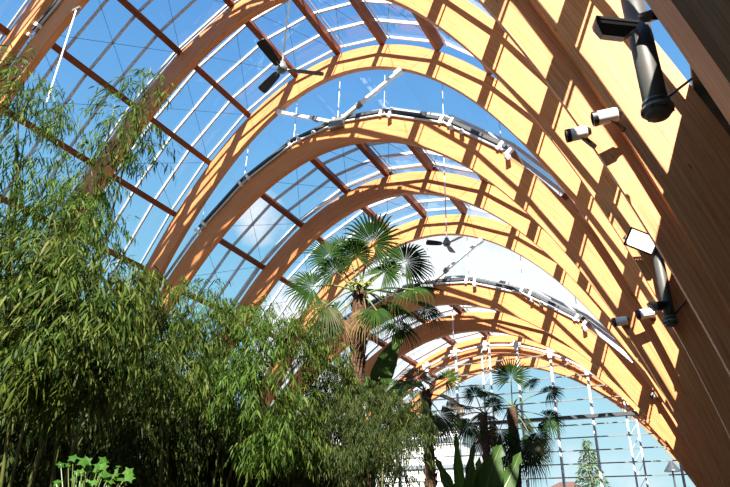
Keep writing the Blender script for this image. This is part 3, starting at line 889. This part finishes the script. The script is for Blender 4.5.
palm('far fan palm standing before the glazed end window', (4.9, 16.1, GZ), (5.06, 16.02, 5.11),
     [((5.14, 15.86, 5.87), .62, G, .9, .15), ((5.96, 16.36, 5.52), .46, G, .5, .6), ((5.93, 16.09, 4.81), .49, G, .6, .6), ((5.55, 16.47, 4.56), .54, G, .4, .8), ((5.50, 16.31, 5.73), .38, G, .3, .3),
      ((4.45, 16.17, 5.53), .49, G, .2, .4), ((4.50, 15.68, 4.91), .54, G, .5, .7), ((4.79, 15.74, 4.53), .60, G, .5, .9), ((5.23, 15.91, 4.29), .68, G, .5, 1.0), ((4.81, 16.24, 4.12), .62, G, .5, 1.0), ((5.31, 16.48, 4.13), .60, G, .5, 1.0), ((5.55, 15.9, 4.25), .55, Y_, .5, .9), ((5.3, 16.3, 4.75), .4, Y_, .5, .7)],
     22, .15, .13)
palm('shorter fan palm with drooping yellowish frond right of the bamboo mound', (4.6, 11.7, GZ), (4.56, 11.63, 4.60),
     [((4.85, 11.64, 4.14), .54, Y_, .6, .9), ((4.36, 11.69, 4.91), .50, D_, .4, .5), ((4.13, 11.51, 4.75), .46, G, .4, .5), ((4.92, 11.83, 4.85), .46, G, .3, .4), ((4.15, 11.75, 4.29), .50, G, .5, .8), ((4.84, 12.10, 4.51), .41, D_, .4, .6), ((4.73, 11.40, 3.99), .50, Y_, .6, 1.0)],
     23, .11, .10)
palm('dark spiky palm left of the far fan palm, before the double mullion', (4.5, 15.6, GZ), (4.50, 15.4, 4.85),
     [((4.10, 15.2, 5.06), .48, G, .3, .6), ((4.30, 15.4, 5.38), .41, G, .3, .3), ((4.72, 15.5, 5.12), .40, G, .3, .4), ((4.20, 15.1, 4.58), .48, G, .5, .9), ((4.52, 15.5, 4.40), .48, D_, .5, .9), ((3.95, 15.3, 4.83), .38, G, .5, .7)],
     24, .10, .09)

# ------------------------------------------------------------------ broad-leaved plants
def broad_leaf(t, pts, wd, mat, nrm):
    """long paddle leaf along a bent midrib"""
    pts = [Vector(p) for p in pts]
    P_ = []
    n = 14
    for i in range(n + 1):
        f = i / n
        a = pts[0].lerp(pts[1], f); b = pts[1].lerp(pts[2], f); P_.append(a.lerp(b, f))
    m = MB(); v = []
    nr = Vector(nrm).normalized()
    for i, p in enumerate(P_):
        f = i / n
        d = (P_[min(n, i + 1)] - P_[max(0, i - 1)]).normalized()
        s = d.cross(nr).normalized(); nn = s.cross(d)
        h = wd * (math.sin(min(1, f * 1.12 + .06) * PI) ** .6 if f < .85 else (1 - f) / .15 * .62)
        h = max(h, .004)
        rip = .02 * math.sin(i * 2.1)
        v += [p - s * h + nn * (.30 * h + rip), p - s * h * .5 + nn * .10 * h, p, p + s * h * .5 + nn * .10 * h, p + s * h + nn * (.30 * h - rip)]
    f_ = []
    for i in range(n):
        for k in range(4): f_.append((5 * i + k, 5 * i + k + 1, 5 * i + 6 + k, 5 * i + 5 + k))
    m.add(v, f_)
    lf = m.build('leaf', mat, t, True)
    MB().tube(P_, [.016 * (1 - i / n) + .004 for i in range(n + 1)], 5).build('midrib', PETI, lf)
    return P_[0]

t = thing('banana_plant', 'broad dark banana leaf rising right of the tall palm trunk', 'banana plant', (4.5, 9.6, GZ))
for a, b, c, wd, nr in (((4.55, 9.35, 3.9), (4.72, 9.32, 4.55), (5.10, 9.45, 5.15), .20, (.75, -.6, -.1)), ((4.52, 9.5, 3.8), (4.2, 9.6, 4.5), (3.8, 9.5, 4.6), .20, (.5, -.5, .8)), ((4.55, 9.55, 3.7), (5.0, 9.6, 4.3), (5.35, 9.7, 4.2), .19, (.5, -.5, .8))):
    p = broad_leaf(t, (a, b, c), wd, BANA, nr)
    MB().tube([(4.5, 9.6, GZ), (4.5, 9.55, 2.4), p], [.05, .035, .016], 7).build('stalk', PETI, t, True)
t = thing('strelitzia', 'upright plant of pointed and paddle leaves at bottom centre below far palm', 'plant', (5.5, 11.25, GZ))
for a, b, c, wd, nr, mt in (((5.42, 11.2, 2.2), (5.36, 11.1, 3.0), (5.37, 11.08, 3.68), .10, (.5, -.85, .1), BRIGHT), ((5.48, 11.25, 2.2), (5.48, 11.2, 3.0), (5.62, 11.38, 3.55), .12, (.9, -.5, .2), BANA),
                            ((5.70, 11.15, 2.2), (5.92, 11.2, 3.05), (6.12, 11.36, 3.46), .23, (.55, -.8, .2), BANA), ((5.58, 11.2, 2.1), (5.72, 11.1, 2.8), (5.80, 11.05, 3.22), .11, (.3, -.9, .2), BRIGHT),
                            ((5.40, 11.2, 2.1), (5.15, 11.1, 2.9), (4.98, 11.0, 3.25), .12, (.4, -.7, .6), BANA), ((5.75, 11.2, 2.1), (6.2, 11.5, 2.9), (6.30, 11.9, 3.4), .16, (.5, -.6, .5), BANA)):
    p = broad_leaf(t, (a, b, c), wd, mt, nr)
    MB().tube([(5.5, 11.25, GZ), (5.52, 11.24, 1.4), p], [.035, .025, .014], 6).build('stalk', PETI, t, True)

# bright lobed plant at the lower left
r = random.Random(31)
t = thing('lobed_leaf_shrub', 'bright green lobed-leaf plant at the bottom left below the hanging bamboo', 'plant', (5.75, 3.05, GZ))
mb, st = MB(), MB()
for i in range(70):
    p = Vector((5.70 + r.gauss(0, .14), 3.10 + r.gauss(0, .12), 2.02 + r.uniform(-.28, .14)))
    st.tube([(5.75 + r.uniform(-.04, .04), 3.05, GZ), Vector((5.72, 3.08, 1.5)).lerp(p, .3), p], [.006, .005, .003], 4)
    nn = (Vector((.55, -.6, .6)) + rvec(r) * .5).normalized(); a = nn.cross(rvec(r)).normalized(); b = nn.cross(a)
    R = r.uniform(.022, .05)
    v = [p]; K = 15
    for k in range(K):
        th = 2 * PI * k / K; rr = R * (1.0 if k % 3 == 0 else .58 if k % 3 == 1 else .62)
        v.append(p + a * math.cos(th) * rr + b * math.sin(th) * rr - nn * rr * .15)
    mb.add(v, [(0, k + 1, (k + 1) % K + 1) for k in range(K)])
st.build('stems', PETI, t); mb.build('foliage', BRIGHT, t)

def straps(name, label, c, n, ln, seed, mat, spread=.9):
    r = random.Random(seed); c = Vector(c)
    t = thing(name, label, 'plant', c)
    m = MB()
    for i in range(n):
        a = r.uniform(0, 2 * PI); tilt = r.uniform(.1, spread)
        d = Vector((math.cos(a) * tilt, math.sin(a) * tilt, 1)).normalized(); e = Vector((-math.sin(a), math.cos(a), 0))
        l = ln * r.uniform(.7, 1.1); w_ = r.uniform(.010, .02); q = []
        for k in range(6):
            f = k / 5
            p = c + d * l * f + Vector((0, 0, -l * .35 * f ** 2.5)) + Vector((math.cos(a), math.sin(a), 0)) * .05
            h = w_ * (1 - f ** 2) + .001
            q += [p - e * h, p + e * h]
        m.add(q, [(2 * k, 2 * k + 1, 2 * k + 3, 2 * k + 2) for k in range(5)])
    m.build('foliage', mat, t)
straps('strap_leaf_plant', 'tuft of yellowish strap leaves at bottom left of the olive bamboo mound', (5.42, 5.05, GZ), 80, 2.05, 41, GRASSM, .45)
straps('strap_leaf_plant', 'small pale tuft of grassy leaves under the shaded bamboo clump', (5.15, 4.6, GZ), 40, 1.75, 42, GRASSM, .4)

# ------------------------------------------------------------------ outside the end window
t = thing('conifer', 'pale green tree outside beyond the end window', 'tree', (1.99, 44.0, -.2))
MB().tube([(1.99, 44.0, -.2), (2.0, 44.0, 4), (2.05, 44.0, 8.6)], [.2, .13, .02], 8).build('trunk', BARK, t)
m = MB(); r = random.Random(51)
for i in range(2600):
    h = r.random() ** .7; z = 8.9 - h * 6.5; rad = .12 + h * 2.0
    a = r.uniform(0, 2 * PI); k = r.random() ** .5 * rad
    p = Vector((2.0 + math.cos(a) * k, 44 + math.sin(a) * k, z - .25 * k))
    d = (Vector((math.cos(a), math.sin(a), -.2)) + rvec(r) * .6).normalized()
    leaf(m, p, d, Vector((0, 0, 1)) + rvec(r) * .6, r.uniform(.2, .4), .11, .3)
m.build('foliage', CONIF, t)
t = thing('street_lamp', 'outdoor lamp post with a conical head seen at the lower right window', 'lamp post', (6.93, 41.6, -.2))
MB().lathe((6.93, 41.6, -.2), [(.10, 0), (.07, .6), (.05, 6.7)], (0, 0, 1), 12).build('pole', DARKST, t)
MB().lathe((6.93, 41.6, 6.45), [(.45, 0), (.44, .05), (.12, .5), (.05, .62)], (0, 0, 1), 16).build('lamp_head', DARKST, t)
t = thing('office_building', 'white banded building outside beyond the lower left of the end window', 'building', (-14, 52, -.2))
MB().box((-14.2, 53, 5.1), (14, 15, 10.6)).build('wall', BWHITE, t)
for k in range(5):
    MB().box((-14.2, 45.47, 2.0 + k * 1.9), (13.5, .1, .35)).build('window_band', BGREY, t)
    MB().box((-7.17, 53, 2.0 + k * 1.9), (.1, 14.5, .35)).build('window_band', BGREY, t)
MB().box((-14.2, 53, 10.5), (14.4, 15.4, .3)).build('parapet', BGREY, t)
t = thing('kiosk', 'low red-brown roofed building outside left of the pale tree', 'building', (-1.4, 53, -.2))
MB().box((-1.4, 53, 3.1), (2.4, 3, 6.6)).build('wall', BWHITE, t)
mb = MB(); x0, x1, y0, y1, z0 = -3.0, .2, 51, 55, 6.4
mb.add([(x0, y0, z0), (x1, y0, z0), (x1, y1, z0), (x0, y1, z0), (-1.9, 53, 7.25), (-.9, 53, 7.25)], [(0, 1, 5, 4), (1, 2, 5), (2, 3, 4, 5), (3, 0, 4), (3, 2, 1, 0)])
mb.build('roof', ROOFT, t)
